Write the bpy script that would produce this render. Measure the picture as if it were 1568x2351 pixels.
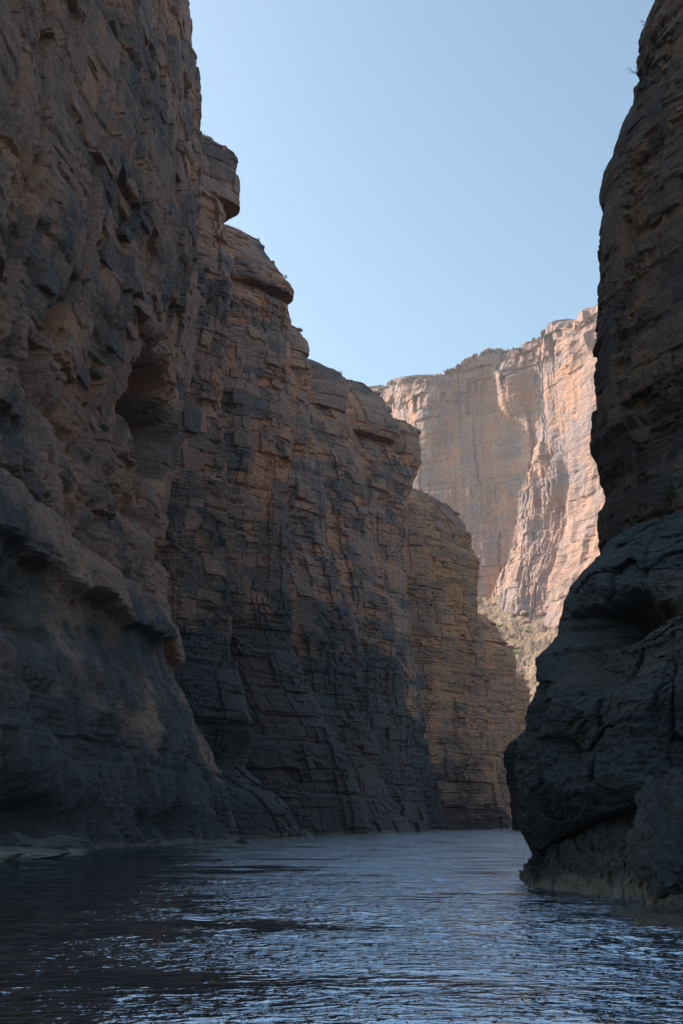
import bpy, math, random
import numpy as np
from math import radians, sin, cos, tan, pi

sc = bpy.context.scene
for o in list(bpy.data.objects):
    bpy.data.objects.remove(o)
COL = sc.collection

# ------------------------------------------------------------------ camera
CAM_H = 1.6                      # above the river surface (z = 0)
F = 0.972 * 2351.0               # focal length, in units of a 1568 x 2351 picture
PITCH = math.atan((1890 - 1175.5) / F)
CP, SP = cos(PITCH), sin(PITCH)
cam = bpy.data.cameras.new('camera')
cam.sensor_fit = 'VERTICAL'; cam.sensor_height = 36.0; cam.lens = 0.972 * 36.0
cam.clip_start = 0.1; cam.clip_end = 6000
camo = bpy.data.objects.new('camera', cam); COL.objects.link(camo)
camo.location = (0, 0, CAM_H); camo.rotation_euler = (pi / 2 + PITCH, 0, 0)
sc.camera = camo
sc.render.resolution_x, sc.render.resolution_y = 683, 1024

# ------------------------------------------------------------------ sky and sun
SUN_EL, SUN_AZ = radians(34), math.atan2(-0.90, 0.42)     # azimuth measured from +Y towards +X
world = bpy.data.worlds.new('World'); sc.world = world; world.use_nodes = True
wn = world.node_tree.nodes; wl = world.node_tree.links
sky = wn.new('ShaderNodeTexSky'); sky.sky_type = 'NISHITA'; sky.sun_disc = False
sky.sun_elevation = SUN_EL; sky.sun_rotation = SUN_AZ
sky.altitude = 600; sky.air_density = 1.0; sky.dust_density = 2.5; sky.ozone_density = 1.5
bg = wn['Background']; bg.inputs['Strength'].default_value = 0.15
tint = wn.new('ShaderNodeMix'); tint.data_type = 'RGBA'; tint.blend_type = 'MULTIPLY'; tint.inputs[0].default_value = 1.0
tint.inputs[7].default_value = (.925, 1.02, .905, 1)          # white balance of the photograph, the same all over the sky
wl.new(sky.outputs[0], tint.inputs[6]); wl.new(tint.outputs[2], bg.inputs['Color'])
sun = bpy.data.lights.new('sun', 'SUN'); sun.energy = 4.4; sun.angle = radians(0.5); sun.color = (1.0, 0.90, 0.80)
suno = bpy.data.objects.new('sun', sun); COL.objects.link(suno)
SUNV = (cos(SUN_EL) * sin(SUN_AZ), cos(SUN_EL) * cos(SUN_AZ), sin(SUN_EL))
from mathutils import Vector
suno.rotation_euler = Vector(SUNV).to_track_quat('Z', 'Y').to_euler()
suno.location = (-300, 100, 400)
sc.view_settings.view_transform = 'Standard'; sc.view_settings.look = 'None'
sc.view_settings.gamma = 1.0; sc.view_settings.use_curve_mapping = False
sc.view_settings.exposure = 0.9
sc.cycles.max_bounces = 6; sc.cycles.diffuse_bounces = 4; sc.cycles.glossy_bounces = 3
sc.cycles.caustics_reflective = False; sc.cycles.caustics_refractive = False
sc.cycles.use_denoising = True

# ------------------------------------------------------------------ helpers
def at(px, py, Y):
    """world point on the line of sight of picture point (px, py) at distance Y along the river"""
    u = (px - 784.0) / F; v = (1175.5 - py) / F
    k = Y / (CP - v * SP)
    return (u * k, Y, CAM_H + (SP + v * CP) * k)

def proj(X, Y, Z):
    z = Z - CAM_H
    d = Y * CP + z * SP
    return 784 + F * X / d, 1175.5 - F * (z * CP - Y * SP) / d

def ground(px, py):
    v = (1175.5 - py) / F
    Y = -CAM_H / ((SP + v * CP) / (CP - v * SP))
    return at(px, py, Y)

def tag(o, label=None, cat=None, group=None, kind=None):
    if label: o['label'] = label
    if cat: o['category'] = cat
    if group: o['group'] = group
    if kind: o['kind'] = kind
    return o

def empty(name, loc=(0, 0, 0), parent=None):
    o = bpy.data.objects.new(name, None); o.location = loc; o.empty_display_size = 1
    COL.objects.link(o)
    if parent: o.parent = parent
    return o

# ---- noise on numpy arrays
_rng = np.random.RandomState(7)
PERM = np.concatenate([_rng.permutation(256)] * 3).astype(np.int32)
_G2 = np.array([[cos(a), sin(a)] for a in np.linspace(0, 2 * pi, 17)[:-1]], np.float32)
_G3 = _rng.normal(size=(64, 3)); _G3 = (_G3 / np.linalg.norm(_G3, axis=1)[:, None]).astype(np.float32)
R1 = _rng.rand(256).astype(np.float32); R2 = _rng.rand(256).astype(np.float32); R3 = _rng.rand(256).astype(np.float32); R4 = _rng.rand(256).astype(np.float32)

def h2(i, j, seed): return PERM[(PERM[(i + seed * 37) & 255] + j) & 255]
def fade(t): return t * t * t * (t * (t * 6 - 15) + 10)

def perlin(x, y, seed=0):
    x = np.asarray(x, np.float32); y = np.asarray(y, np.float32)
    xi = np.floor(x).astype(np.int32); yi = np.floor(y).astype(np.int32)
    fx = x - xi; fy = y - yi; u = fade(fx); v = fade(fy)
    def g(a, b):
        gg = _G2[h2(xi + a, yi + b, seed) & 15]
        return gg[..., 0] * (fx - a) + gg[..., 1] * (fy - b)
    n0 = g(0, 0) * (1 - u) + g(1, 0) * u
    n1 = g(0, 1) * (1 - u) + g(1, 1) * u
    return (n0 * (1 - v) + n1 * v) * 1.5

def perlin3(p, seed=0):
    p = np.asarray(p, np.float32); ip = np.floor(p).astype(np.int32); f = p - ip; w = fade(f); r = 0
    for a in (0, 1):
        for b in (0, 1):
            for c in (0, 1):
                h = PERM[(h2(ip[:, 0] + a, ip[:, 1] + b, seed) + ip[:, 2] + c) & 255] & 63
                g = _G3[h]
                d = g[:, 0] * (f[:, 0] - a) + g[:, 1] * (f[:, 1] - b) + g[:, 2] * (f[:, 2] - c)
                r = r + d * (w[:, 0] if a else 1 - w[:, 0]) * (w[:, 1] if b else 1 - w[:, 1]) * (w[:, 2] if c else 1 - w[:, 2])
    return r * 1.6

def fbm(x, y, seed, n=4, gain=0.5):
    r = 0; a = 1.0
    for k in range(n):
        r = r + a * perlin(x * 2 ** k, y * 2 ** k, seed + k); a *= gain
    return r

def cells(x, y, seed, jit=0.8, pw=3.0):
    """cellular pattern: distance to nearest / second nearest seed (blocky metric), three random numbers and the offset from the seed"""
    xi = np.floor(x).astype(np.int32); yi = np.floor(y).astype(np.int32)
    f1 = np.full(x.shape, 9., np.float32); f2 = f1.copy()
    hid = np.zeros(x.shape, np.int32); ox = np.zeros(x.shape, np.float32); oy = ox.copy()
    for a in (-1, 0, 1):
        for b in (-1, 0, 1):
            h = h2(xi + a, yi + b, seed)
            dx = xi + a + 0.5 + jit * (R1[h] - 0.5) - x
            dy = yi + b + 0.5 + jit * (R2[h] - 0.5) - y
            d = (np.abs(dx) ** pw + np.abs(dy) ** pw) ** (1 / pw)
            near = d < f1
            f2 = np.where(near, f1, np.minimum(f2, d))
            hid = np.where(near, h, hid); ox = np.where(near, dx, ox); oy = np.where(near, dy, oy)
            f1 = np.where(near, d, f1)
    return f1, f2, hid, -ox, -oy

def sstep(a, b, x):
    t = np.clip((x - a) / (b - a), 0, 1); return t * t * (3 - 2 * t)

def bricks(s, z, w, h, seed, irr=.8):
    """jointed beds: uneven rows cut by uneven upright joints -> id, place in the block (-.5 .. .5), distance to its edge in metres"""
    o0 = np.zeros_like(z)
    zl = z / h + irr * .8 * perlin(z / (h * 1.7), o0 + .37, seed)
    row = np.floor(zl).astype(np.int32); v = zl - row - .5
    hr = PERM[(row + seed * 29) & 255]
    wid = .65 + .9 * R1[hr]
    sl = s / (w * wid) + 7.3 * R2[hr]
    sl = sl + irr * .8 * perlin(sl / 1.6, row * 3.17, seed + 1)
    c = np.floor(sl).astype(np.int32); u = sl - c - .5
    hid = h2(row, c, seed + 2)
    edge = np.minimum((.5 - np.abs(v)) * h, (.5 - np.abs(u)) * w * wid)
    return hid, u, v, edge

def relief(S, Z, seed, sc_=1.0, big=1.0, strata=1.0, blocks=1.0, small=1.0, flute=0.0, smooth=None, layer=4.0, bw=1.6, cols=1.0, slabs=.3):
    """outward relief of a jointed, bedded limestone wall, in metres; S along the wall, Z up"""
    s = S / sc_; z = Z / sc_
    z_b = Z / sc_ + .5 * perlin(s / 22, z / 30, 3) + .10 * perlin(s / 2.6, z / 2.0, 4)     # bedding, the same for every wall
    s1 = s + 0.9 * perlin(s / 9, z / 13, seed + 1) + .12 * perlin(s / 1.3, z / 1.3, seed + 3)
    d = big * (1.2 * fbm(s / 26, z / 34, seed + 5, 3) + 0.5 * perlin(s / 8, z / 14, seed + 6))
    # upright columns between long joints, re-cut every few beds
    h, u, v, e = bricks(s1, z_b, 5.2 * bw / 1.6, 17.0, seed + 7)
    t = R3[h] - .5
    d = d + cols * (1.5 * t + 1.1 * (R4[h] - .5) * u * 2)
    d = d - cols * .40 * np.exp(-(e / .10) ** 2) * np.clip(.2 + 2.2 * perlin(s / 4, z / 6, seed + 13), 0, 1)
    fresh = np.clip(-t * 1.2, 0, 1)
    # beds standing proud or recessed, with dark seams under them
    zl = z_b / layer + .8 * perlin(z_b / (layer * 1.7), np.zeros_like(z_b) + .3, 8)
    li = np.floor(zl).astype(np.int32); lf = zl - li
    bed = R3[(li * 7 + 13) & 255] - .5
    bedmod = np.clip(.5 + 1.1 * perlin(s / 13, li * 3.7, seed + 9), 0, 1.4)
    d = d + strata * bedmod * (1.1 * bed + .35 * (lf - .5))
    seam = np.exp(-((lf - .05) / .05) ** 2) * np.clip(.2 + 2.0 * perlin(s / 5, li * 5.1, seed + 10), 0, 1)
    d = d - strata * .55 * seam
    # large slabs with clean faces
    h, u, v, e = bricks(s1, z_b, 4.6 * bw, 6.5, seed + 17)
    d = d + slabs * (1.3 * (R3[h] - .5) + .9 * (R4[h] - .5) * u * 2 + .8 * (R1[h] - .35) * v) - slabs * .3 * np.exp(-(e / .10) ** 2) * (R2[h] > .3)
    # joint blocks
    msk = np.clip(.55 + 1.3 * perlin(s / 10, z / 8, seed + 12), .08, 1.3)
    h, u, v, e = bricks(s1, z_b, 2.6 * bw, 2.6, seed + 11)
    t = R3[h] - .5
    d = d + blocks * msk * (1.15 * t + .8 * (R4[h] - .5) * u * 2 + .7 * (R1[h] - .35) * v)
    d = d - blocks * .22 * np.exp(-(e / .09) ** 2) * (R2[h] > .45)
    fresh = np.clip(fresh + np.clip(-t * 2.0, 0, 1) * msk, 0, 1)
    tone = R4[h].copy()
    # broken ground: smaller blocks and chips
    brk = sstep(-.2, .4, perlin(s / 9, z / 7, seed + 21) + .35 * perlin(s / 2.6, z / 2.2, seed + 22))
    h, u, v, e = bricks(s1 + .3 * perlin(s / .8, z / .8, seed + 24), z_b, .95 * bw, .85, seed + 23)
    t = R3[h] - .5
    d = d + small * (.18 + .9 * brk) * (.62 * t + .35 * (R4[h] - .5) * u * 2 + .4 * (R1[h] - .4) * v)
    fresh = np.clip(fresh + np.clip(-t * 2 * brk, 0, 1) * .6, 0, 1)
    tone = .65 * tone + .35 * R1[h]
    f1, f2, h, ox, oy = cells(s1 / (.42 * bw) + 1.7, z_b / .36, seed + 31, 1.0)
    d = d + small * (.12 + .8 * brk) * (.22 * (R3[h] - .5) + .30 * ((R4[h] - .5) * ox + (R1[h] - .5) * oy))
    d = d + .05 * fbm(s / .9, z / .7, seed + 41, 3)
    if smooth is not None:
        pit = 1 - np.abs(perlin(s / 1.1, z / 1.6, seed + 53)) * 2; pit2 = 1 - np.abs(perlin(s / .42, z / .6, seed + 54)) * 2
        d0 = big * fbm(s / 26, z / 34, seed + 5, 3) + .35 * perlin(s / 3.1, z / 3.4, seed + 51) + .14 * fbm(s / .8, z / .8, seed + 52, 3, .65) + .16 * pit * np.clip(.5 + perlin(s / 5, z / 5, seed + 55), 0, 1) + .09 * pit2
        hb, ub, vb, eb = bricks(s1, z_b, 2.2, 1.1, seed + 57)
        d0 = d0 + .42 * (R3[hb] - .5) * (.15 + brk) + .30 * (R1[hb] - .4) * vb * (.2 + brk) - .12 * np.exp(-(eb / .05) ** 2) * (R2[hb] > .6)
        d0 = d0 + .30 * ((R4[h] - .5) * ox + (R1[h] - .5) * oy)
        d = d * (1 - smooth) + d0 * smooth
        fresh = fresh * (1 - smooth) + .25 * smooth
    if np.ndim(flute) or flute:
        fl = 1 - np.abs(perlin(s / 1.5 + .35 * z / 6, z / 9, seed + 61)) * 2
        fl2 = 1 - np.abs(perlin(s / .55 + .2 * z / 6, z / 3.0, seed + 62)) * 2
        d = d + flute * (.34 * fl + .22 * fl2)
    return d * sc_, fresh, tone, brk

def catmull(pts, n):
    P = np.array(pts, float); P = np.vstack([2 * P[0] - P[1], P, 2 * P[-1] - P[-2]])
    out = []
    for i in range(1, len(P) - 2):
        t = np.linspace(0, 1, n, endpoint=False)[:, None]
        a, b, c, d = P[i - 1], P[i], P[i + 1], P[i + 2]
        out.append(0.5 * (2 * b + (c - a) * t + (2 * a - 5 * b + 4 * c - d) * t ** 2 + (3 * b - a - 3 * c + d) * t ** 3))
    out.append(P[-2][None]); return np.vstack(out)

def grid_mesh(name, P, mat, parent=None, attrs=None, flat=True, flip=False, wrap=False):
    """P: (rows, cols, 3) -> one mesh object"""
    nr, nc = P.shape[:2]
    me = bpy.data.meshes.new(name)
    V = P.reshape(-1, 3).astype(np.float32)
    r, c = np.meshgrid(np.arange(nr - 1), np.arange(nc if wrap else nc - 1), indexing='ij')
    c1 = (c + 1) % nc
    q = np.stack([r * nc + c, r * nc + c1, (r + 1) * nc + c1, (r + 1) * nc + c], -1).reshape(-1, 4)
    if flip: q = q[:, ::-1]
    me.vertices.add(len(V)); me.vertices.foreach_set('co', V.ravel())
    me.loops.add(q.size); me.loops.foreach_set('vertex_index', q.ravel().astype(np.int32))
    me.polygons.add(len(q)); me.polygons.foreach_set('loop_start', np.arange(0, q.size, 4, dtype=np.int32))
    me.polygons.foreach_set('loop_total', np.full(len(q), 4, np.int32))
    me.polygons.foreach_set('use_smooth', np.full(len(q), not flat, bool))
    me.update(calc_edges=True)
    for k, a in (attrs or {}).items():
        at_ = me.attributes.new(k, 'FLOAT', 'POINT'); at_.data.foreach_set('value', a.astype(np.float32).ravel())
    me.materials.append(mat)
    o = bpy.data.objects.new(name, me); COL.objects.link(o)
    if parent: o.parent = parent
    return o

TRIS = [0]
def soften(d, n):
    for _ in range(n[0]):
        p = np.pad(d, ((0, 0), (1, 1)), mode='edge'); d = .25 * p[:, :-2] + .5 * d + .25 * p[:, 2:]
    for _ in range(n[1]):
        p = np.pad(d, ((1, 1), (0, 0)), mode='edge'); d = .25 * p[:-2] + .5 * d + .25 * p[2:]
    return d
def wall(name, plan, sil, noseY, ns, nz, seed, mat, parent=None, zlo=-1.0, ztop=None, zbot=None, inland=(-1, .3),
         depth_in=60.0, shift_w=None, lean=None, rel=None, feats=(), closed_bottom=False, gray=None, slump=None, density=None, post=None, amp_top=None, soft=(1, 1), bias=70, out_k=.6):
    """A rock mass: plan line (dx from the nose, y) swept up so that its nose follows the outline `sil`, then relief pushed out along
    the plan normal; closed over the top and down the far side."""
    pts = np.array([at(px, py, noseY) for px, py in sil])
    order = np.argsort(pts[:, 2], kind='stable'); xs = pts[order, 0]; zs = pts[order, 2]
    zmax = zs[-1] if ztop is None else ztop
    C = catmull(plan, 24)
    L = np.concatenate([[0], np.cumsum(np.linalg.norm(np.diff(C, axis=0), axis=1))])
    if density is None: sv = np.linspace(0, L[-1], ns)
    else:                                            # finer where the surface is large in view
        w = density(L, C); cw = np.concatenate([[0], np.cumsum((w[1:] + w[:-1]) / 2 * np.diff(L))])
        sv = np.interp(np.linspace(0, cw[-1], ns), cw, L)
    cx = np.interp(sv, L, C[:, 0]); cy = np.interp(sv, L, C[:, 1])
    tx = np.gradient(cx, sv); ty = np.gradient(cy, sv)
    k = max(3, ns // 40)
    ker = np.ones(2 * k + 1) / (2 * k + 1)
    def sm(a): return np.convolve(np.pad(a, k, mode='edge'), ker, 'valid')
    nx, ny = sm(ty), -sm(tx); nn = np.hypot(nx, ny) + 1e-9; nx /= nn; ny /= nn
    zlow = zlo if zbot is None else zbot
    T = np.linspace(0, 1, nz)
    Z = zlow + T[:, None] * (zmax - zlow) * np.ones(ns)[None]
    Xn = np.interp(Z[:, 0], zs, xs)
    S = np.ones(nz)[:, None] * sv[None]
    sh = Xn[:, None] * np.ones(ns)[None]
    if shift_w is not None:
        w = shift_w(sv)[None]; xr = np.median(Xn); sh = xr + (Xn[:, None] - xr) * w
    X0 = cx[None] + sh; Y0 = np.ones(nz)[:, None] * cy[None]
    if lean is not None: Y0 = Y0 + lean(Z); X0 = X0 + sh * lean(Z) / noseY
    kw = dict(rel or {})
    for q in ('smooth', 'flute', 'blocks', 'strata', 'small', 'big'):
        if callable(kw.get(q)): kw[q] = kw[q](S, Z, X0, Y0)
    d, fresh, tone, brk = relief(S + seed * 31.7, Z, seed, **kw)
    d = d - np.percentile(d, bias)
    # features at picture points, converted to a place on the wall
    PX, PY = proj(X0, Y0, Z)
    for f in feats:
        (fx, fy), rs, rz, a = f[:4]
        e = (PX - fx) ** 2 + (PY - fy) ** 2
        cand = np.argwhere(e < max(e.min() * 1.5, 60))
        i, j = min(cand, key=lambda c: Y0[c[0], c[1]])
        s0, z0 = S[i, j], Z[i, j]
        sk = f[4] if len(f) > 4 else 0.0
        sharp = f[5] if len(f) > 5 else 2
        r2 = (np.abs((S - s0 - sk * (Z - z0)) / rs) ** 2 + np.abs((Z - z0) / rz) ** 2) * (1 + .5 * perlin(S / rs * 1.5, Z / rz * 1.5, seed + 77))
        m = np.exp(-np.clip(r2, 0, 30) ** (sharp / 2))
        d = d + a * m; fresh = np.clip(fresh + (0.3 if a < 0 else -.3) * m, 0, 1)
    if post is not None: d, fresh, tone = post(S, Z, X0, Y0, PX, PY, d, fresh, tone, sv)
    if amp_top is not None: d = d * amp_top(T)[:, None]
    kk = out_k + (1 - out_k) * sstep(.35, .8, -ny)[None] * 1.0
    d = np.where(d > 0, kk * d, d)                  # keeps the outline: little stands out beyond it, much is eaten in
    d = soften(d, soft)
    X = X0 + nx[None] * d; Y = Y0 + ny[None] * d
    P = np.stack([X, Y, Z], -1)
    g = np.zeros_like(Z) if gray is None else np.clip(gray(S, Z), 0, 1)
    inl = np.array([inland[0], inland[1]]) / np.hypot(*inland)
    rows = []; A = [[], [], []]
    zt = (zmax - zlow)
    for q, (di, dz) in enumerate(((0.015, .006), (0.05, .012), (0.15, .03), (0.4, .045), (1.0, .05), (1.05, None))):
        R = P[-1].copy()
        R[:, 0] += inl[0] * depth_in * di; R[:, 1] += inl[1] * depth_in * di
        R[:, 2] = (R[:, 2] + dz * min(zt, 60) * (.6 + .4 * perlin(sv / 3, sv * 0 + q, seed + 90))) if dz is not None else zlow
        rows.append(R)
    full = [P, np.stack(rows)]
    pads = len(rows)
    if closed_bottom:
        b = []
        for di in (0.5, 0.15, 0.03):
            R = P[0].copy(); R[:, 0] += inl[0] * depth_in * di; R[:, 1] += inl[1] * depth_in * di
            R[:, 2] += 0.02 * depth_in * di; b.append(R)
        full = [np.stack(b)] + full
    PP = np.concatenate(full)
    def padded(a):
        out = np.concatenate([a, np.repeat(a[-1:], pads, 0)])
        if closed_bottom: out = np.concatenate([np.repeat(a[:1], 3, 0), out])
        return out
    o = grid_mesh(name, PP, mat, parent, {'fresh': padded(fresh), 'tone': padded(tone), 'gray': padded(g)}, flip=False)
    TRIS[0] += 2 * (PP.shape[0] - 1) * (PP.shape[1] - 1)
    return o

# ------------------------------------------------------------------ materials
def mat_new(name):
    m = bpy.data.materials.new(name); m.use_nodes = True
    nt = m.node_tree; nt.nodes.clear()
    out = nt.nodes.new('ShaderNodeOutputMaterial'); b = nt.nodes.new('ShaderNodeBsdfPrincipled')
    nt.links.new(b.outputs[0], out.inputs[0])
    return m, nt, b

class N:
    """small node helper"""
    def __init__(s, nt): s.nt = nt
    def new(s, t, **k):
        n = s.nt.nodes.new(t)
        for a, v in k.items(): setattr(n, a, v)
        return n
    def put(s, sock, v):
        if isinstance(v, bpy.types.NodeSocket): s.nt.links.new(v, sock)
        else: sock.default_value = v
    def math(s, op, a, b=0.0, clamp=False):
        n = s.new('ShaderNodeMath', operation=op); n.use_clamp = clamp
        s.put(n.inputs[0], a); s.put(n.inputs[1], b); return n.outputs[0]
    def mix(s, f, a, b, mode='MIX'):
        n = s.new('ShaderNodeMix', data_type='RGBA', blend_type=mode)
        s.put(n.inputs[0], f)
        s.put(n.inputs[6], a if isinstance(a, bpy.types.NodeSocket) else (*a, 1)); s.put(n.inputs[7], b if isinstance(b, bpy.types.NodeSocket) else (*b, 1))
        return n.outputs[2]
    def noise(s, vec, scale, detail=4, rough=.55, dist=0.0):
        n = s.new('ShaderNodeTexNoise'); s.put(n.inputs['Vector'], vec)
        n.inputs['Scale'].default_value = scale; n.inputs['Detail'].default_value = detail
        n.inputs['Roughness'].default_value = rough; n.inputs['Distortion'].default_value = dist
        return n.outputs[0]
    def mapping(s, vec, scale):
        n = s.new('ShaderNodeMapping'); s.put(n.inputs[0], vec); n.inputs['Scale'].default_value = scale; return n.outputs[0]
    def ramp(s, f, a, b):
        n = s.new('ShaderNodeMapRange'); n.interpolation_type = 'SMOOTHSTEP'; s.put(n.inputs[0], f)
        n.inputs[1].default_value = a; n.inputs[2].default_value = b; return n.outputs[0]
    def attr(s, name):
        n = s.new('ShaderNodeAttribute'); n.attribute_name = name; return n.outputs['Fac']

def rock_material(name, tan_, fresh_, grey, scale=1.0, streak=0.5, band=0.55, bump=0.45, bleach=0.9, patch=.5, pale=(.40, .35, .30)):
    m, nt, b = mat_new(name); n = N(nt)
    co = n.new('ShaderNodeTexCoord').outputs['Object']
    geo = n.new('ShaderNodeNewGeometry')
    pos = geo.outputs['Position']
    k = 1.0 / scale
    big = n.noise(pos, .07 * k, 4, .6)
    mid = n.noise(pos, .45 * k, 5, .65)
    fine = n.noise(pos, 3.0 * k, 5, .7)
    st = n.noise(n.mapping(pos, (1.0 * k, 1.0 * k, .07 * k)), .9, 5, .65)
    bedn = n.noise(n.mapping(pos, (.05 * k, .05 * k, 1.1 * k)), .8, 4, .6)
    fr = n.attr('fresh'); tone = n.attr('tone'); gr = n.attr('gray')
    c = n.mix(n.ramp(big, .35, .65), tan_, tuple(x * .82 for x in tan_))
    c = n.mix(n.math('MULTIPLY', n.ramp(bedn, .45, .62), .35), c, tuple(x * 1.25 for x in tan_))
    f2 = n.math('ADD', n.math('MULTIPLY', fr, .8), n.math('MULTIPLY', n.math('SUBTRACT', mid, .5), 1.4), True)
    c = n.mix(n.ramp(f2, .15, .7), c, fresh_)
    # dark weathering crust on some blocks and as run-off streaks
    s2 = n.math('ADD', n.math('MULTIPLY', tone, .35), n.math('MULTIPLY', st, 1.0))
    s2 = n.math('SUBTRACT', s2, n.math('MULTIPLY', fr, .25))
    c = n.mix(n.math('MULTIPLY', n.ramp(s2, .58, .86), streak), c, grey)
    p2 = n.math('ADD', big, n.math('MULTIPLY', n.math('SUBTRACT', tone, .5), .30))
    c = n.mix(n.math('MULTIPLY', n.ramp(p2, .50, .60), patch), c, grey)
    gg = n.math('ADD', gr, n.math('MULTIPLY', n.math('SUBTRACT', mid, .5), .9))  # low-wall river varnish, also darkened and blued in place of shade and skylight
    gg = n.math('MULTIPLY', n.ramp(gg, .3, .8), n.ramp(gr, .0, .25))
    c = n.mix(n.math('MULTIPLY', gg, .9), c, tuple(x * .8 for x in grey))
    # flat colour grain
    hsv = n.new('ShaderNodeHueSaturation'); n.put(hsv.inputs['Color'], c)
    n.put(hsv.inputs['Value'], n.math('ADD', .52, n.math('MULTIPLY', fine, .96)))
    c = hsv.outputs[0]
    # silt-bleached band just above the river
    sep = n.new('ShaderNodeSeparateXYZ'); n.put(sep.inputs[0], pos)
    zz = n.math('ADD', sep.outputs[2], n.math('ADD', n.math('MULTIPLY', n.math('SUBTRACT', mid, .5), .7), n.math('MULTIPLY', n.math('SUBTRACT', big, .5), 1.2)))
    bl = n.math('SUBTRACT', 1.0, n.ramp(zz, band * .4, band))
    c = n.mix(n.math('MULTIPLY', bl, bleach), c, pale)
    nt.links.new(c, b.inputs['Base Color'])
    b.inputs['Roughness'].default_value = .9
    b.inputs['Specular IOR Level'].default_value = .2
    hgt = n.math('ADD', n.math('MULTIPLY', n.noise(pos, 1.6 * k, 6, .65), 1.0), n.math('MULTIPLY', n.noise(n.mapping(pos, (.6 * k, .6 * k, 2.2 * k)), 1.4, 6, .7), .8))
    bp = n.new('ShaderNodeBump'); bp.inputs['Strength'].default_value = .9; bp.inputs['Distance'].default_value = bump * scale
    n.put(bp.inputs['Height'], hgt); nt.links.new(bp.outputs[0], b.inputs['Normal'])
    return m

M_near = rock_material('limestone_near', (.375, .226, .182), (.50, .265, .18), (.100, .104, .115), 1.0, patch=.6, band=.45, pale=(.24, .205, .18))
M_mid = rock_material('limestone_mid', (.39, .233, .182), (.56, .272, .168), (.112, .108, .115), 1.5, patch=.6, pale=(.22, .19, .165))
M_j = rock_material('limestone_banded', (.45, .245, .168), (.60, .285, .155), (.18, .125, .105), 2.2, patch=.4, pale=(.22, .18, .15))  # orange rock, coloured warmer in place of bounce off the sunlit cliff
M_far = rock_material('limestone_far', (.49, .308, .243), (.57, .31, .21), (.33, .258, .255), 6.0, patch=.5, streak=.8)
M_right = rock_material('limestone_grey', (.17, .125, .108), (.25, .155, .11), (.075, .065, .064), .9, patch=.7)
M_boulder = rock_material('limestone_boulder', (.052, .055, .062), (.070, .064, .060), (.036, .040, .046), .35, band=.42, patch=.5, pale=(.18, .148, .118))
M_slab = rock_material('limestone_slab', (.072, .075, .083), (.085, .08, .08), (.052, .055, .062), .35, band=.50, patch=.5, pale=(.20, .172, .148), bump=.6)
M_shelf = rock_material('limestone_shelf', (.17, .16, .15), (.22, .19, .16), (.11, .105, .105), .6, band=.45, pale=(.33, .30, .265))

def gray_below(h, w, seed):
    return lambda S, Z: 0.5 + (h - Z) / w + .55 * fbm(S / 14, Z / 12, seed, 3)  # mask of the low zone: varnish plus shade put into the colour

# ------------------------------------------------------------------ left canyon wall
left = empty('canyon_wall', (-20, 100, 0))
tag(left, 'tall shaded limestone canyon wall of stepped buttresses on the left of the river', kind='structure')
left.matrix_world.translation = (0, 0, 0)

# near face: long wall running away from the camera
def near_post(S, Z, X0, Y0, PX, PY, d, fresh, tone, sv):
    n1 = perlin(S / 6, Z / 5, 301); n2 = perlin(S / 2.0, Z / 2.0, 302)
    hb, ub, vb, eb = bricks(S, Z, 1.7, 30.0, 306); jag = R3[hb]
    # long ledge, its undercut, and the seam above it
    zl = Z + .9 * perlin(S / 7, S * 0, 303) + .3 * n2
    d = d + 1.15 * sstep(17.7, 18.2, zl) * (1 - sstep(18.5, 21.4, zl)) * np.clip(.85 + .4 * n1 + .3 * n2 + .4 * (jag - .5), .35, 1.6) * (1 - .6 * sstep(70, 92, S))
    d = d - 1.1 * sstep(11.5, 17.0, zl) * (1 - sstep(17.5, 18.1, zl)) * np.clip(1.1 + .5 * n1, .5, 2) * sstep(25, 40, S) * (1 - .0 * n1)
    d = d - 1.1 * np.exp(-((zl - 22.2) / .40) ** 2)
    d = d - .6 * np.exp(-((zl - 6.3 - .5 * n1) / .25) ** 2) * np.clip(n1 + .3, 0, 1)
    d = d + .8 * n1 * (1 - sstep(15, 18, Z)) + .45 * n2 * (1 - sstep(22, 30, Z))
    d = d - 0.9 * sstep(22.0, 22.6, zl)
    # upper wall leans out over the recess
    d = d + 2.2 * sstep(31, 44, Z + 2.5 * n1)
    d = d - 1.2 * np.exp(-((zl - 29.5) / 1.0) ** 2)
    # nearest panel stands proud at the edge of the view
    edge = 19.5 + .6 * n2
    d = d + 1.6 * (1 - sstep(edge, edge + .8, S)) * sstep(33, 37, Z)
    # base undercut
    d = d - 1.4 * np.exp(-((Z - 1.6) / 1.5) ** 2) * sstep(0, .5, perlin(S / 9, S * 0, 305) + .25)
    return d, fresh, tone
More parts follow.
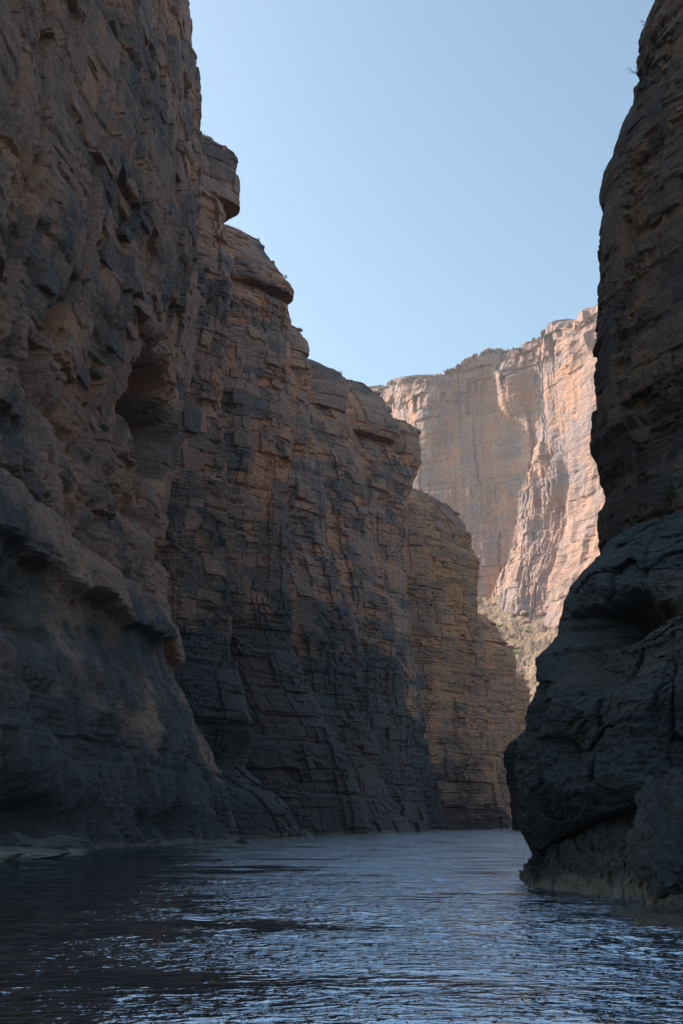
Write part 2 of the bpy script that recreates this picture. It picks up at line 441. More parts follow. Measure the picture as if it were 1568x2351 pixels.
wall('buttress', [(-5, 22), (-3.4, 34), (-2.6, 46), (-2, 58), (-.7, 76), (0, 90), (.1, 101), (-.5, 107), (-3, 111), (-9, 115), (-22, 119)],
     [(395, -140), (415, 0), (430, 40), (438, 120), (440, 200), (452, 280), (457, 330), (456, 450), (454, 600), (450, 700), (442, 760), (426, 830),
      (412, 900), (404, 1000), (392, 1100), (386, 1200), (398, 1330), (413, 1440), (418, 1540), (430, 1600), (470, 1690), (505, 1780), (530, 1860), (550, 1932)],
     107, 530, 580, 11, M_near, left, post=near_post, soft=(0, 0), bias=55, shift_w=lambda s: sstep(20, 85, s) * .75 + .25 * sstep(0, 30, s),
     rel=dict(smooth=lambda S, Z, X, Y: .58 * (1 - sstep(24, 31, Z + 4 * perlin(S / 9, Z / 9, 320))) , flute=lambda S, Z, X, Y: 1.25 * (1 - sstep(27, 37, Z + 5 * perlin(S / 9, Z / 9, 321))), big=.6, blocks=.75, small=.85, cols=1.1, slabs=1.1),
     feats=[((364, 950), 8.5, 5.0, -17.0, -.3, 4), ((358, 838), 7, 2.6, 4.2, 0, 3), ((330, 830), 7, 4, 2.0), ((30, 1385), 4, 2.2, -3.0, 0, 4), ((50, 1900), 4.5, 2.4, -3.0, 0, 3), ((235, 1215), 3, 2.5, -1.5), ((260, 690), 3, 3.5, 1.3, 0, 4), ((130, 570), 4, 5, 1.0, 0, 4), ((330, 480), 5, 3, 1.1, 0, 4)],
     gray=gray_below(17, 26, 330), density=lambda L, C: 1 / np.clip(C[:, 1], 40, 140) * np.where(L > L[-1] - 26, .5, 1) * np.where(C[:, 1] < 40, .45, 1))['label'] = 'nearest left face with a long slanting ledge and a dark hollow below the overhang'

def nose(w, ny, back=25.0):
    """plan of a buttress: from far behind the previous one, across its front, round the nose and back"""
    return [(-max(3.2 * w, 16), ny - 1.1 * w - 3), (-1.9 * w, ny - .95 * w), (-1.0 * w, ny - .72 * w), (-.38 * w, ny - .38 * w), (-.06 * w, ny - .1 * w), (0, ny + .12 * w), (-.15 * w, ny + .4 * w), (-.8 * w, ny + .8 * w), (-2.2 * w - 4, ny + 1.2 * w)]

RELM = dict(big=.4, blocks=.75, strata=1.1, small=.95, cols=.45, slabs=.55)
def buttress(sil, Y, w, ns, nz, seed, mat, label, gh, rel=None, feats=(), post=None, sc_=1.0):
    r = dict(RELM); r.update(rel or {}); r['sc_'] = sc_
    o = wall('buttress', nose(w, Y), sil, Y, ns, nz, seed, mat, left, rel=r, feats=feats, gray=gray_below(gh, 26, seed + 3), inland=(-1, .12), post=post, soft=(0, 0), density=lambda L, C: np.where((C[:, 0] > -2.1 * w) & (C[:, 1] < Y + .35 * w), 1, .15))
    o['label'] = label; o['rim_y'] = float(Y)
    return o
def cap(sil, Y, w, ns, nz, seed, mat, parent, label, inl=14):
    zs = [at(x, y, Y)[2] for x, y in sil]
    o = wall('overhanging_block', nose(w, Y), sil, Y, ns, nz, seed, mat, parent, zbot=min(zs), inland=(-1, .12), depth_in=inl, closed_bottom=True,
             rel=dict(big=.25, blocks=.45, strata=.6, small=.75, slabs=.2, bw=2.0, cols=.15, sc_=Y / 130), gray=None, soft=(0, 0), bias=80, density=lambda L, C: np.where((C[:, 0] > -1.6 * w) & (C[:, 1] < Y + .4 * w), 1, .15))
    o['label'] = label
    return o

bD = buttress([(500, 452), (512, 470), (518, 490), (519, 520), (522, 560), (524, 620), (524, 700), (520, 760), (517, 850), (512, 950), (520, 1000), (526, 1100), (528, 1250), (530, 1400), (540, 1520),
               (560, 1600), (580, 1660), (584, 1710), (560, 1760), (600, 1800), (660, 1860), (700, 1918)], 128, 6, 150, 440, 21, M_near, 'slim buttress beside the near face, under a square block', 34,
              feats=[((520, 1735), 3.5, 3, -2.2, 0, 3)])
cap([(498, 327), (522, 339), (538, 349), (544, 362), (545, 385), (547, 415), (547, 445), (549, 464), (549, 474)], 130, 7, 130, 90, 22, M_near, bD, 'square block jutting from the rim')
bE = buttress([(560, 640), (600, 660), (612, 690), (640, 694), (654, 700), (661, 715), (662, 740), (663, 790), (664, 850), (660, 900), (666, 950), (670, 1050), (668, 1150), (665, 1250), (664, 1350), (672, 1450), (705, 1540),
               (735, 1610), (775, 1680), (800, 1760), (830, 1830), (845, 1912)], 160, 9, 190, 430, 31, M_mid, 'buttress under the beak-shaped block', 38)
cap([(505, 527), (545, 533), (575, 541), (600, 552), (607, 572), (619, 588), (633, 608), (646, 628), (660, 636), (669, 648), (673, 664), (674, 679)], 161, 10, 170, 110, 32, M_mid, bE, 'beak-shaped block jutting from the rim')
bF = buttress([(690, 810), (700, 818), (714, 840), (717, 870), (715, 900), (713, 960), (720, 1000), (733, 1060), (743, 1150), (752, 1250), (790, 1350), (825, 1450), (850, 1600), (880, 1750), (900, 1820), (945, 1906)],
              190, 9, 130, 360, 41, M_mid, 'narrow buttress below a small rounded block', 40)
cap([(650, 738), (680, 752), (697, 767), (706, 783), (711, 800), (709, 814)], 191, 6, 90, 50, 42, M_mid, bF, 'small rounded block on the rim')
bG = buttress([(770, 930), (797, 945), (800, 965), (812, 985), (820, 1010), (832, 1050), (848, 1150), (868, 1260), (900, 1400), (922, 1550), (940, 1700), (955, 1800), (985, 1904)],
              218, 12, 170, 320, 51, M_mid, 'buttress below two large rounded blocks', 42)
cap([(712, 830), (735, 836), (760, 848), (784, 857), (793, 876), (797, 900), (800, 925), (800, 944)], 216, 8, 110, 70, 52, M_mid, bG, 'rounded block with a dark seam beneath it')
bI = buttress([(905, 1000), (930, 1060), (950, 1100), (945, 1130), (938, 1160), (932, 1200), (931, 1300), (936, 1340), (938, 1400), (948, 1480), (962, 1560), (974, 1650), (1000, 1780), (1022, 1903)],
              252, 18, 210, 310, 61, M_mid, 'broad buttress under bulging rim blocks', 38)
cap([(838, 886), (848, 889), (862, 897), (880, 915), (905, 955), (918, 980), (920, 1000), (912, 1012)], 246, 12, 120, 80, 62, M_mid, bI, 'tall domed block on the rim')
cap([(880, 958), (930, 971), (955, 982), (968, 1003), (973, 1035), (973, 1062), (962, 1085), (954, 1097)], 255, 12, 120, 90, 63, M_mid, bI, 'bulging block at the outer end of the rim')
bJ = buttress([(930, 1120), (955, 1124), (985, 1135), (1010, 1150), (1035, 1165), (1055, 1185), (1066, 1200), (1072, 1215), (1085, 1235), (1090, 1260), (1099, 1290), (1103, 1320), (1098, 1345), (1096, 1400), (1106, 1460), (1112, 1500),
               (1125, 1560), (1137, 1650), (1150, 1750), (1168, 1901)], 310, 24, 260, 350, 71, M_j, 'orange banded buttress with thin layered beds', 14, rel=dict(layer=3.0, strata=1.3, blocks=.6, bw=2.6, big=.4, small=1.2))
bK = buttress([(1085, 1398), (1115, 1412), (1130, 1425), (1145, 1440), (1152, 1460), (1154, 1480), (1170, 1479), (1182, 1491), (1184, 1520), (1186, 1580), (1188, 1700), (1195, 1900)],
              380, 14, 110, 200, 81, M_j, 'low orange buttress behind the banded one', 6, rel=dict(layer=3.0, bw=2.2))
bL = buttress([(1160, 1528), (1190, 1545), (1205, 1560), (1213, 1580), (1222, 1602), (1219, 1640), (1207, 1680), (1192, 1720), (1190, 1900)],
              430, 14, 110, 160, 91, M_j, 'farthest and lowest orange buttress on the left', 4, rel=dict(layer=3.0, bw=2.2))

# ------------------------------------------------------------------ right canyon wall
right = empty('canyon_wall')
tag(right, 'dark shaded limestone canyon wall rising on the right of the river', kind='structure')
RSIL = [(1530, -120), (1512, -20), (1509, 5), (1501, 20), (1484, 60), (1464, 105), (1465, 127), (1476, 142), (1474, 157), (1458, 175), (1451, 220), (1446, 275), (1426, 295), (1421, 330), (1411, 342), (1409, 385), (1389, 402), (1382, 440),
        (1390, 475), (1385, 500), (1375, 545), (1376, 625), (1374, 650), (1376, 700), (1372, 740), (1361, 806), (1361, 881), (1364, 1026), (1376, 1046), (1379, 1091), (1389, 1136), (1374, 1176), (1374, 1300), (1360, 1500), (1300, 1700), (1250, 1895)]
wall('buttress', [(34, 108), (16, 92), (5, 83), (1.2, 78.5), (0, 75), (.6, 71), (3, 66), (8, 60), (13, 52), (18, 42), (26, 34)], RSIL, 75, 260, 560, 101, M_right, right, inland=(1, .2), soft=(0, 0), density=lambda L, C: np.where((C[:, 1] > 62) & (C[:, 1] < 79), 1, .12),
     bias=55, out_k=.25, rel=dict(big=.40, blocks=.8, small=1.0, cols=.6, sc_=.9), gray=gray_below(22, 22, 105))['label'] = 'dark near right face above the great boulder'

# ------------------------------------------------------------------ great boulder and its neighbours on the right bank
def lean_b(Z): return .30 * np.clip(Z - 4.5, 0, 9) ** 1.35 + 1.1 * np.clip(2.4 - Z, 0, 3) ** 1.2
def boulder_post(S, Z, X0, Y0, PX, PY, d, fresh, tone, sv):
    # diagonal joints, hollow under the brow
    def crack(p, q, wd, a):
        (x0, y0), (x1, y1) = p, q
        t = np.clip(((PX - x0) * (x1 - x0) + (PY - y0) * (y1 - y0)) / ((x1 - x0) ** 2 + (y1 - y0) ** 2), 0, 1)
        r = np.hypot(PX - x0 - t * (x1 - x0), PY - y0 - t * (y1 - y0)) + 5 * perlin(S * 1.2, Z * 1.2, 777)
        return a * np.exp(-np.clip(np.abs(r) / wd, 0, 6) ** 1.5)
    for p, q, wd, a in (((1405, 1165), (1290 + 60, 1370), 5, .28), ((1440, 1200), (1370, 1340), 4, .2), ((1465, 1480), (1385, 1620), 6, .35), ((1385, 1620), (1370, 1790), 6, .3),
                        ((1300, 1290), (1440, 1320), 3, .15), ((1520, 1160), (1490, 1330), 5, .25)):
        d = d - crack(p, q, wd, a)
    line = np.interp(PX, [1150, 1224, 1284, 1394, 1469, 1549, 1640], [1985, 1968, 1922, 1868, 1846, 1820, 1798]) + 5 * perlin(S * 1.1, Z * 1.1, 778)
    f1, f2, hh, ox, oy = cells(S / 2.3 + .3 * perlin(S, Z, 783), Z / 1.7 + .3 * perlin(S, Z, 784), 782, 1.0, 2.0)
    d = d + .30 * (R3[hh] - .5) + .75 * ((R4[hh] - .5) * ox + (R1[hh] - .5) * oy) - .10 * np.exp(-((f2 - f1) / .035) ** 2)
    f1, f2, hh, ox, oy = cells(S / .60 + .25 * perlin(S * 2, Z * 2, 785), Z / .42 + .25 * perlin(S * 2, Z * 2, 786), 787, 1.0, 2.0)
    rg = np.clip(.45 + 1.3 * perlin(S / 1.5, Z / 1.3, 788), 0, 1.2)
    d = d + rg * (.13 * (R3[hh] - .5) + .26 * ((R4[hh] - .5) * ox + (R1[hh] - .5) * oy))
    f1, f2, hh, ox, oy = cells(S / .20, Z / .15, 789, 1.0, 2.0)
    d = d + .10 * (.3 + rg) * ((R4[hh] - .5) * ox + (R1[hh] - .5) * oy + .5 * (R3[hh] - .5))
    d = d + .10 * fbm(S / .7, Z / .7, 779, 5, .62) + .05 * (perlin(S / .12, Z / .12, 781))
    d = d - 3.6 * sstep(-6, 10, PY - line) * sstep(1170, 1240, PX)
    return d, fresh, tone
BSIL = [(1462, 1139), (1430, 1146), (1400, 1165), (1380, 1195), (1359, 1241), (1339, 1266), (1319, 1301), (1297, 1351), (1294, 1376), (1289, 1411), (1286, 1432), (1264, 1472), (1238, 1502), (1236, 1577), (1215, 1620), (1206, 1657), (1193, 1702),
        (1185, 1777), (1187, 1830), (1192, 1882), (1204, 1914), (1212, 1932), (1230, 1972), (1240, 1980), (1256, 1995)]
ob = wall('boulder', [(9, 37), (4.5, 33), (1.5, 30.2), (.35, 28.6), (0, 27.2), (.5, 25.8), (2.0, 24.6), (4.0, 23.9), (6.0, 23.4), (8.5, 23.0), (12, 22.8)], BSIL, 27.2, 320, 340, 121, M_boulder, None, inland=(.8, 1), depth_in=9,
          zbot=at(1224, 1985, 27.2)[2], closed_bottom=True, lean=lean_b, rel=dict(big=.35, blocks=.22, strata=.05, small=.42, cols=.18, sc_=.5, bw=1.8), post=boulder_post, soft=(0, 0), bias=60, out_k=.22, density=lambda L, C: np.where((C[:, 1] > 23.7) & (C[:, 1] < 28.2), 1, .12),
          feats=[((1395, 1418), 1.7, .5, -1.9, 0, 4), ((1380, 1505), 1.3, 1.0, -1.1, 0, 4), ((1340, 1335), 1.2, .6, .45), ((1440, 1310), 1.6, .9, .5, 0, 4), ((1530, 1500), .9, 1.6, .9, 0, 4), ((1450, 1700), 1.3, 1.2, .45, 0, 3), ((1300, 1720), .7, .5, -.6), ((1350, 1800), .6, .8, .4)])
tag(ob, 'huge dark boulder with an overhanging brow leaning over the river on the right', 'boulder')
def slab_post(S, Z, X0, Y0, PX, PY, d, fresh, tone, sv):
    return d, fresh, tone
SSIL = [(1236, 1968), (1224, 1978), (1209, 1997), (1197, 2014), (1201, 2027)]
def slab():
    # low sloping slab: rows run from the water line up its front and over its back
    ns, nr = 420, 110
    wl_ = [ground(*p) for p in ((1240, 2008), (1212, 2000), (1196, 2012), (1203, 2026), (1234, 2038), (1329, 2053), (1400, 2062), (1469, 2068), (1530, 2074), (1600, 2080), (1760, 2094), (1960, 2110), (2200, 2120))]
    tp = [at(*p) for p in ((1250, 1985, 30), (1240, 1975, 29.8), (1236, 1968, 29), (1245, 1960, 28.4), (1284, 1932, 28), (1340, 1902, 27.6), (1394, 1877, 27.2), (1469, 1857, 26.8), (1549, 1832, 26.4), (1640, 1810, 26), (1800, 1786, 25.6), (2000, 1770, 25.2), (2250, 1765, 25))]
    A = catmull([(x, y) for x, y, z in wl_], 40); B = catmull(tp, 40)
    ia = np.linspace(0, len(A) - 1, ns); idx = np.arange(len(A))
    A = np.stack([np.interp(ia, idx, A[:, k]) for k in (0, 1)], 1); B = np.stack([np.interp(ia, idx, B[:, k]) for k in (0, 1, 2)], 1)
    t = np.linspace(0, 1, nr)[:, None]
    zr = np.concatenate([[-.5], np.linspace(-.3, 0, 4), np.zeros(nr - 5)])[:, None]
    X = A[None, :, 0] * (1 - t) + B[None, :, 0] * t; Y = A[None, :, 1] * (1 - t) + B[None, :, 1] * t
    Zt = B[None, :, 2] * np.clip(t * 1.08, 0, 1) ** .72
    Z = np.where(t < .04, -.5 + t / .04 * .5, Zt)
    arc = lambda ax: np.concatenate([np.zeros_like(np.take(X, [0], ax)), np.cumsum(np.sqrt(sum(np.diff(q, axis=ax) ** 2 for q in (X, Y, Z))), axis=ax)], axis=ax)
    S = np.median(arc(1), axis=0)[None] + 0 * t; Q = arc(0)
    d, fr, tn, bk = relief(S, Q, 131, sc_=.4, big=.5, strata=.0, blocks=.0, small=.3, cols=.0, slabs=.0, bw=1.2)
    d = d + .22 * perlin(S / 2.2, Q / 1.6, 132) + .22 * fbm(S / .9, Q / .9, 133, 5, .6) * 1.7 + .04 * perlin(S / .09, Q / .09, 139)
    P = np.stack([X - .25 * d, Y - .8 * d, Z + .35 * d * (t > .05)], -1)
    back = P[-1:].copy(); back[..., 0] += 2.6; back[..., 1] += 3; back[..., 2] += .1; back2 = back.copy(); back2[..., 2] = -1
    P = np.concatenate([P, back, back2])
    pad = lambda a: np.concatenate([a, a[-1:], a[-1:]])
    return grid_mesh('rock_slab', P, M_slab, None, {'fresh': pad(fr), 'tone': pad(tn), 'gray': pad(fr * 0)})
tag(slab(), 'low sloping rock slab with a pale water line under the great boulder', 'rock')

def rock(name, loc, size, seed, mat, parent=None, sub=5, rough=.18, cuts=9, rot=0.0, gray=0.0):
    """free-standing rock: a sphere cut by random planes, then roughened"""
    me = bpy.data.meshes.new(name)
    import bmesh
    bm = bmesh.new(); bmesh.ops.create_icosphere(bm, subdivisions=sub, radius=1.0)
    V = np.array([v.co for v in bm.verts], np.float32)
    r = np.random.RandomState(seed)
    for k in range(cuts):
        nn = r.normal(size=3); nn /= np.linalg.norm(nn); h = r.uniform(.5, .82)
        t = V @ nn
        V = V - np.outer(np.clip(t - h, 0, None), nn) * .93
    V = V * (1 + rough * perlin3(V * 1.6 + seed, seed)[:, None] + rough * .5 * perlin3(V * 4 + seed, seed + 1)[:, None] + rough * .28 * perlin3(V * 10, seed + 2)[:, None] + rough * .12 * perlin3(V * 24, seed + 3)[:, None])
    V = V * np.array(size, np.float32)
    c, s = cos(rot), sin(rot)
    V = np.stack([V[:, 0] * c - V[:, 1] * s, V[:, 0] * s + V[:, 1] * c, V[:, 2]], 1)
    for v, p in zip(bm.verts, V): v.co = p
    bm.to_mesh(me); bm.free()
    a = me.attributes.new('fresh', 'FLOAT', 'POINT'); a.data.foreach_set('value', np.clip(.3 + .5 * perlin3(V * .8, seed + 5), 0, 1).astype(np.float32))
    a = me.attributes.new('tone', 'FLOAT', 'POINT'); a.data.foreach_set('value', np.full(len(V), r.rand(), np.float32))
    a = me.attributes.new('gray', 'FLOAT', 'POINT'); a.data.foreach_set('value', np.full(len(V), gray, np.float32))
    me.materials.append(mat)
    o = bpy.data.objects.new(name, me); o.location = loc; COL.objects.link(o)
    if parent: o.parent = parent
    return o

ob = wall('rock_outcrop', [(70, 300), (30, 275), (6, 250), (0, 240), (4, 231), (18, 224), (50, 218)], [(1205, 1676), (1178, 1696), (1160, 1707), (1154, 1724), (1156, 1750), (1163, 1790), (1170, 1850), (1174, 1904)], 240, 120, 120, 141, M_right, None, inland=(1, .4), depth_in=50, soft=(0, 0), out_k=.3,
          rel=dict(big=.3, blocks=.8, strata=.8, small=.8, cols=.4, sc_=1.2), gray=lambda S, Z: .8 + 0 * Z)
tag(ob, 'dark low cliff outcrop across the river bend, peeping out behind the great boulder', 'rock')

# gravel bar on the right, sand bar on the left
def low_bar(name, pts, hgt, seed, mat, nr=70, na=160, lump=.05):
    G = np.array([ground(*p)[:2] for p in pts]); c = G.mean(0)
    R = catmull(list(map(tuple, G)) + [tuple(G[0])], 20)
    ii = np.linspace(0, len(R) - 1, na); idx = np.arange(len(R))
    R = np.stack([np.interp(ii, idx, R[:, k]) for k in (0, 1)], 1)
    t = np.linspace(1.0, 0.02, nr)[:, None]
    X = c[0] + (R[None, :, 0] - c[0]) * t; Y = c[1] + (R[None, :, 1] - c[1]) * t
    Z = hgt * (1 - t ** 3) - .03 + lump * fbm(X / .5, Y / .5, seed, 4) * np.clip((1 - t) * 6, 0, 1)
    return grid_mesh(name, np.stack([X, Y, Z], -1), mat, None, {'fresh': X * 0 + .4, 'tone': X * 0 + .5, 'gray': X * 0})
M_gravel = rock_material('wet_gravel', (.060, .052, .045), (.07, .06, .048), (.04, .037, .034), .2, bleach=0.0, bump=.3)
p = at(1585, 1950, 21.5); tag(rock('boulder', (p[0], p[1], 1.0), (1.0, 1.1, 1.75), 5, M_boulder, sub=6, rough=.34), 'rough knobbly boulder at the right edge beside the sloping slab', 'boulder')
p = ground(1560, 2112); tag(rock('boulder', (p[0], p[1], .05), (.42, .36, .34), 8, M_gravel, sub=5, rough=.3), 'small rough boulder on the gravel bar at the right edge', 'boulder')
p = ground(1500, 2128); tag(rock('boulder', (p[0], p[1], .0), (.24, .2, .13), 9, M_gravel, sub=4, rough=.3), 'small low stone at the tip of the gravel bar', 'boulder')
M_sand = rock_material('wet_sand', (.15, .13, .115), (.16, .14, .12), (.11, .10, .09), .6, bleach=0.0, bump=.05)
tag(low_bar('gravel_bar', [(1385, 2098), (1420, 2086), (1500, 2078), (1620, 2075), (1640, 2110), (1600, 2150), (1520, 2132), (1460, 2118), (1410, 2108)], .04, 151, M_gravel, lump=.13), kind='structure')
tag(low_bar('sand_bar', [(300, 1950), (420, 1941), (540, 1937), (640, 1932), (720, 1929), (770, 1933), (700, 1939), (600, 1943), (460, 1949), (360, 1953)], .03, 152, M_sand, lump=.02), kind='structure')

# stones of the shelf at the foot of the near left face
shelf = [(20, 1955, 50, 3.2, 1.7, .62, 'long pale-footed shelf rock at the left edge of the river bank'), (120, 1940, 56, 2.6, 2.0, .85, 'flat-topped shelf rock at the river end of the left bank'),
         (70, 1930, 58, 2.0, 1.6, 1.05, 'shelf rock leaning on the foot of the near face behind two others'), (-30, 1972, 46, 2.2, 1.6, .55, 'lowest pale shelf rock at the very left edge of the bank')]
for k, (px, py, Y, a, b_, c_, lb) in enumerate(shelf):
    q = at(px, 1890, Y)
    tag(rock('shelf_rock', (q[0], Y, .1), (a, b_, c_), 40 + k, M_shelf, sub=5, rough=.16, rot=.3 * k), lb, 'rock', 'rocks at the foot of the left cliff')

for k, (px, py, w, h, lb) in enumerate(((695, 1921, 46, 14, 'low dark boulder at the water below the cave, farthest left of the bank boulders'), (765, 1914, 60, 20, 'long rounded boulder at the water below the shaded buttresses'), (850, 1909, 50, 30, 'tall blue-grey boulder at the foot of the shaded buttresses'),
                                       (915, 1907, 56, 38, 'largest smooth boulder where the shaded bank meets the banded buttress'), (1010, 1903, 34, 12, 'small boulder at the foot of the banded orange buttress'), (560, 1936, 40, 10, 'small boulder at the river end of the nearest left face'))):
    q = ground(px, py); m_ = q[1] / 2395.0
    tag(rock('boulder', (q[0], q[1] + w * m_ * .4, h * m_ * .15), (w * m_ * .6, w * m_ * .6, h * m_), 170 + k, M_near, sub=5, rough=.14, cuts=11, rot=k * 1.1, gray=1.0), lb, 'boulder', 'boulders along the left bank')

# ------------------------------------------------------------------ far sunlit cliff and its talus
far = empty('canyon_wall')
tag(far, 'towering sunlit pinkish limestone cliff closing the view beyond the river bend', kind='structure')
FY = 690
def fpt(px, Y): return ((px - 784) / 2395.0 * Y, Y)
fplan = [fpt(560, 888), fpt(700, 838), fpt(850, 786), fpt(925, 749), fpt(968, 715.0), fpt(1080, 699.3), fpt(1225, 680), fpt(1282, 664), fpt(1380, 640), fpt(1480, 606), fpt(1620, 570)]
FTOP = [(560, 905), (780, 900), (872, 884), (900, 872), (940, 866), (990, 866), (1002, 852), (1060, 836), (1100, 806), (1130, 798), (1205, 797), (1212, 776), (1250, 765), (1300, 740), (1345, 738), (1375, 714), (1450, 690), (1620, 640)]
def far_post(S, Z, X0, Y0, PX, PY, d, fresh, tone, sv):
    n1 = perlin(S / 22, Z / 22, 501); n2 = perlin(S / 7, Z / 9, 502); n3 = perlin(S / 60, Z / 50, 503)
    # spur: its left edge swings outwards towards the foot
    def spt(px, py): return px, py
    edge = np.interp(PY, [700, 880, 1000, 1060, 1150, 1290, 1340, 1400, 1450], [1262, 1245, 1245, 1228, 1212, 1172, 1140, 1125, 1105]) + 6 * n2 + 5 * n1
    k = sstep(-2, 5, PX - edge)
    far_e = np.maximum(edge + 30, 1250)
    ramp = np.clip((PX - edge) / (far_e - edge), 0, 1) * (PX > edge)
    d = d + k * np.interp(PY, [700, 900, 1050, 1400], [2.5, 3, 4, 5]) + ramp * .95 * (far_e - edge) * .285
    rough = k * sstep(980, 1100, PY) * (1 - sstep(1290, 1400, PX))
    fl = 1 - np.abs(perlin(S / 9 + Z / 70, Z / 55, 510)) * 2
    fl2 = 1 - np.abs(perlin(S / 3.6 + Z / 50, Z / 18, 511)) * 2
    d = d + rough * (1.3 * fl + .9 * fl2 + .8 * n2 + 2.2 * (R3[bricks(S, Z, 6.0, 16.0, 550)[0]] - .5) + 1.2 * (R3[bricks(S, Z, 2.6, 7.0, 554)[0]] - .5))
    # cap rock stands out, broken by joints
    capz = 338 + .10 * (S - S.mean()) * 0
    top = sstep(0, 1, (1 - (Z / Z[-1:]) - .115 - .03 * n1) * -18)
    hb, ub, vb, eb = bricks(S, Z, 13.0, 15.0, 540); hb2, u2, v2, e2 = bricks(S, Z, 5.0, 6.0, 544)
    d = d + top * (3.0 + 5.0 * (R3[hb] - .5) + 2.5 * (R3[hb2] - .5) + 3 * (R4[hb] - .5) * ub * 2)
    # projecting upper patch
    m = np.exp(-(((PX - 1180) / 34) ** 2 + ((PY - 905) / 60) ** 2) ** 2); d = d + 12 * m
    m = np.exp(-(((PX - 1000) / 45) ** 2 + ((PY - 960) / 60) ** 2) ** 2); d = d + 9 * m
    m = np.exp(-(((PX - 1310) / 25) ** 2 + ((PY - 1110) / 55) ** 2) ** 3); d = d + 6 * m
    m = np.exp(-(((PX - 1320) / 40) ** 2 + ((PY - 1215) / 50) ** 2) ** 3); d = d - 4 * m
    return d, fresh, tone
def far_wall():
    C = catmull(fplan, 30)
    L = np.concatenate([[0], np.cumsum(np.linalg.norm(np.diff(C, axis=0), axis=1))])
    ns, nz = 330, 370
    px_ = 784 + 2395 * C[:, 0] / C[:, 1]
    w = np.where((px_ > 850) & (px_ < 1400), 1.0, .25) / C[:, 1] * np.gradient(px_, L).clip(.05) * C[:, 1]
    cw = np.concatenate([[0], np.cumsum((w[1:] + w[:-1]) / 2 * np.diff(L))])
    sv = np.interp(np.linspace(0, cw[-1], ns), cw, L)
    cx = np.interp(sv, L, C[:, 0]); cy = np.interp(sv, L, C[:, 1])
    ztop = np.zeros(ns)
    fx, fy = np.array(FTOP).T
    # rim height from the outline, at each place along the plan
    for i in range(ns):
        z = 300.
        for _ in range(6):
            ppx, _p = proj(cx[i], cy[i], z); z = at(ppx, np.interp(ppx, fx, fy), cy[i])[2]
        ztop[i] = z
    hb, ub, vb, eb = bricks(sv, sv * 0 + 3.0, 9.0, 50.0, 530); hb2, _u, _v, _e = bricks(sv, sv * 0 + 5.0, 3.2, 50.0, 534)
    ztop = ztop + 4.5 * (R3[hb] - .6) + 2.2 * (R3[hb2] - .5)
    tx = np.gradient(cx, sv); ty = np.gradient(cy, sv)
    ker = np.ones(15) / 15
    nx = np.convolve(np.pad(ty, 7, mode='edge'), ker, 'valid'); ny = -np.convolve(np.pad(tx, 7, mode='edge'), ker, 'valid')
    nn = np.hypot(nx, ny); nx /= nn; ny /= nn
    T = np.linspace(0, 1, nz)[:, None]
    Z = 60 + T * (ztop[None] - 60); S = sv[None] + 0 * T
    X0 = cx[None] + 0 * T; Y0 = cy[None] + (Z - 60) * .03
    PX, PY = proj(X0, Y0, Z)
    d, fresh, tone, brk = relief(S, Z, 201, sc_=5.5, big=.14, strata=.16, blocks=.10, small=.13, layer=2.6, bw=1.1, cols=.13)
    d = d + .5 * (1 - np.abs(perlin(S / 14, Z / 90, 520)) * 2) + .25 * perlin(S / 3.5, Z / 30, 521)
    d, fresh, tone = far_post(S, Z, X0, Y0, PX, PY, d, fresh, tone, sv)
    P = np.stack([X0 + nx * d, Y0 + ny * d, Z], -1)
    rows = []
    for di, dz in ((4, 3), (15, 7), (60, 14), (300, 22), (320, -400)):
        R = P[-1].copy(); R[:, 0] -= nx * di; R[:, 1] -= ny * di * 1.0
        R[:, 2] += dz; rows.append(R)
    P = np.concatenate([P, np.stack(rows)]); pad = lambda a: np.concatenate([a] + [a[-1:]] * 5)
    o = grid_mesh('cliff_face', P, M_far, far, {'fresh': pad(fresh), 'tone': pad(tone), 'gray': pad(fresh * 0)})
    TRIS[0] += 2 * ns * nz
    return cx, cy
far_wall()

M_talus = rock_material('talus_rubble', (.35, .235, .16), (.40, .25, .155), (.24, .17, .12), 2.0, bleach=0.0, patch=.4)
def talus_height(X, Y):
    C = catmull(fplan, 30); o_ = np.argsort(C[:, 0])
    ytop = np.interp(X, C[o_, 0], C[o_, 1]) - 24
    Z = np.maximum(149 + .02 * (X - 120) - (ytop - Y) * .66, -4)
    return Z + 5 * fbm(X / 40, Y / 40, 601, 3) + 1.0 * fbm(X / 6, Y / 6, 603, 4), ytop
def build_talus():
    n = 210
    X, t = np.meshgrid(np.linspace(45, 215, n), np.linspace(0, 1, n))
    _, ytop = talus_height(X, X)
    Y = 455 + t * (ytop + 10 - 455)
    Z, _ = talus_height(X, Y)
    f1, f2, h, ox, oy = cells(X / 2.2, Y / 2.2, 604, 1.0, 2.0)
    Z = Z + np.clip(.5 - f1, 0, 1) * 1.5 * (R3[h] > .62)
    f1, f2, h, ox, oy = cells(X / 6.0, Y / 6.0, 606, 1.0, 2.0)
    Z = Z + np.clip(.42 - f1, 0, 1) * 4.0 * (R3[h] > .8)
    grid_mesh('talus_slope', np.stack([X, Y, Z], -1), M_talus, None, {'fresh': X * 0 + .3, 'tone': R4[h], 'gray': X * 0})['kind'] = 'structure'
    TRIS[0] += 2 * n * n
build_talus()
def on_talus(px, py):
    Ys = np.linspace(440, 700, 600); Q = np.array([at(px, py, y) for y in Ys])
    z, yt = talus_height(Q[:, 0], Q[:, 1])
    k = np.argmax(z > Q[:, 2]); return Q[k]

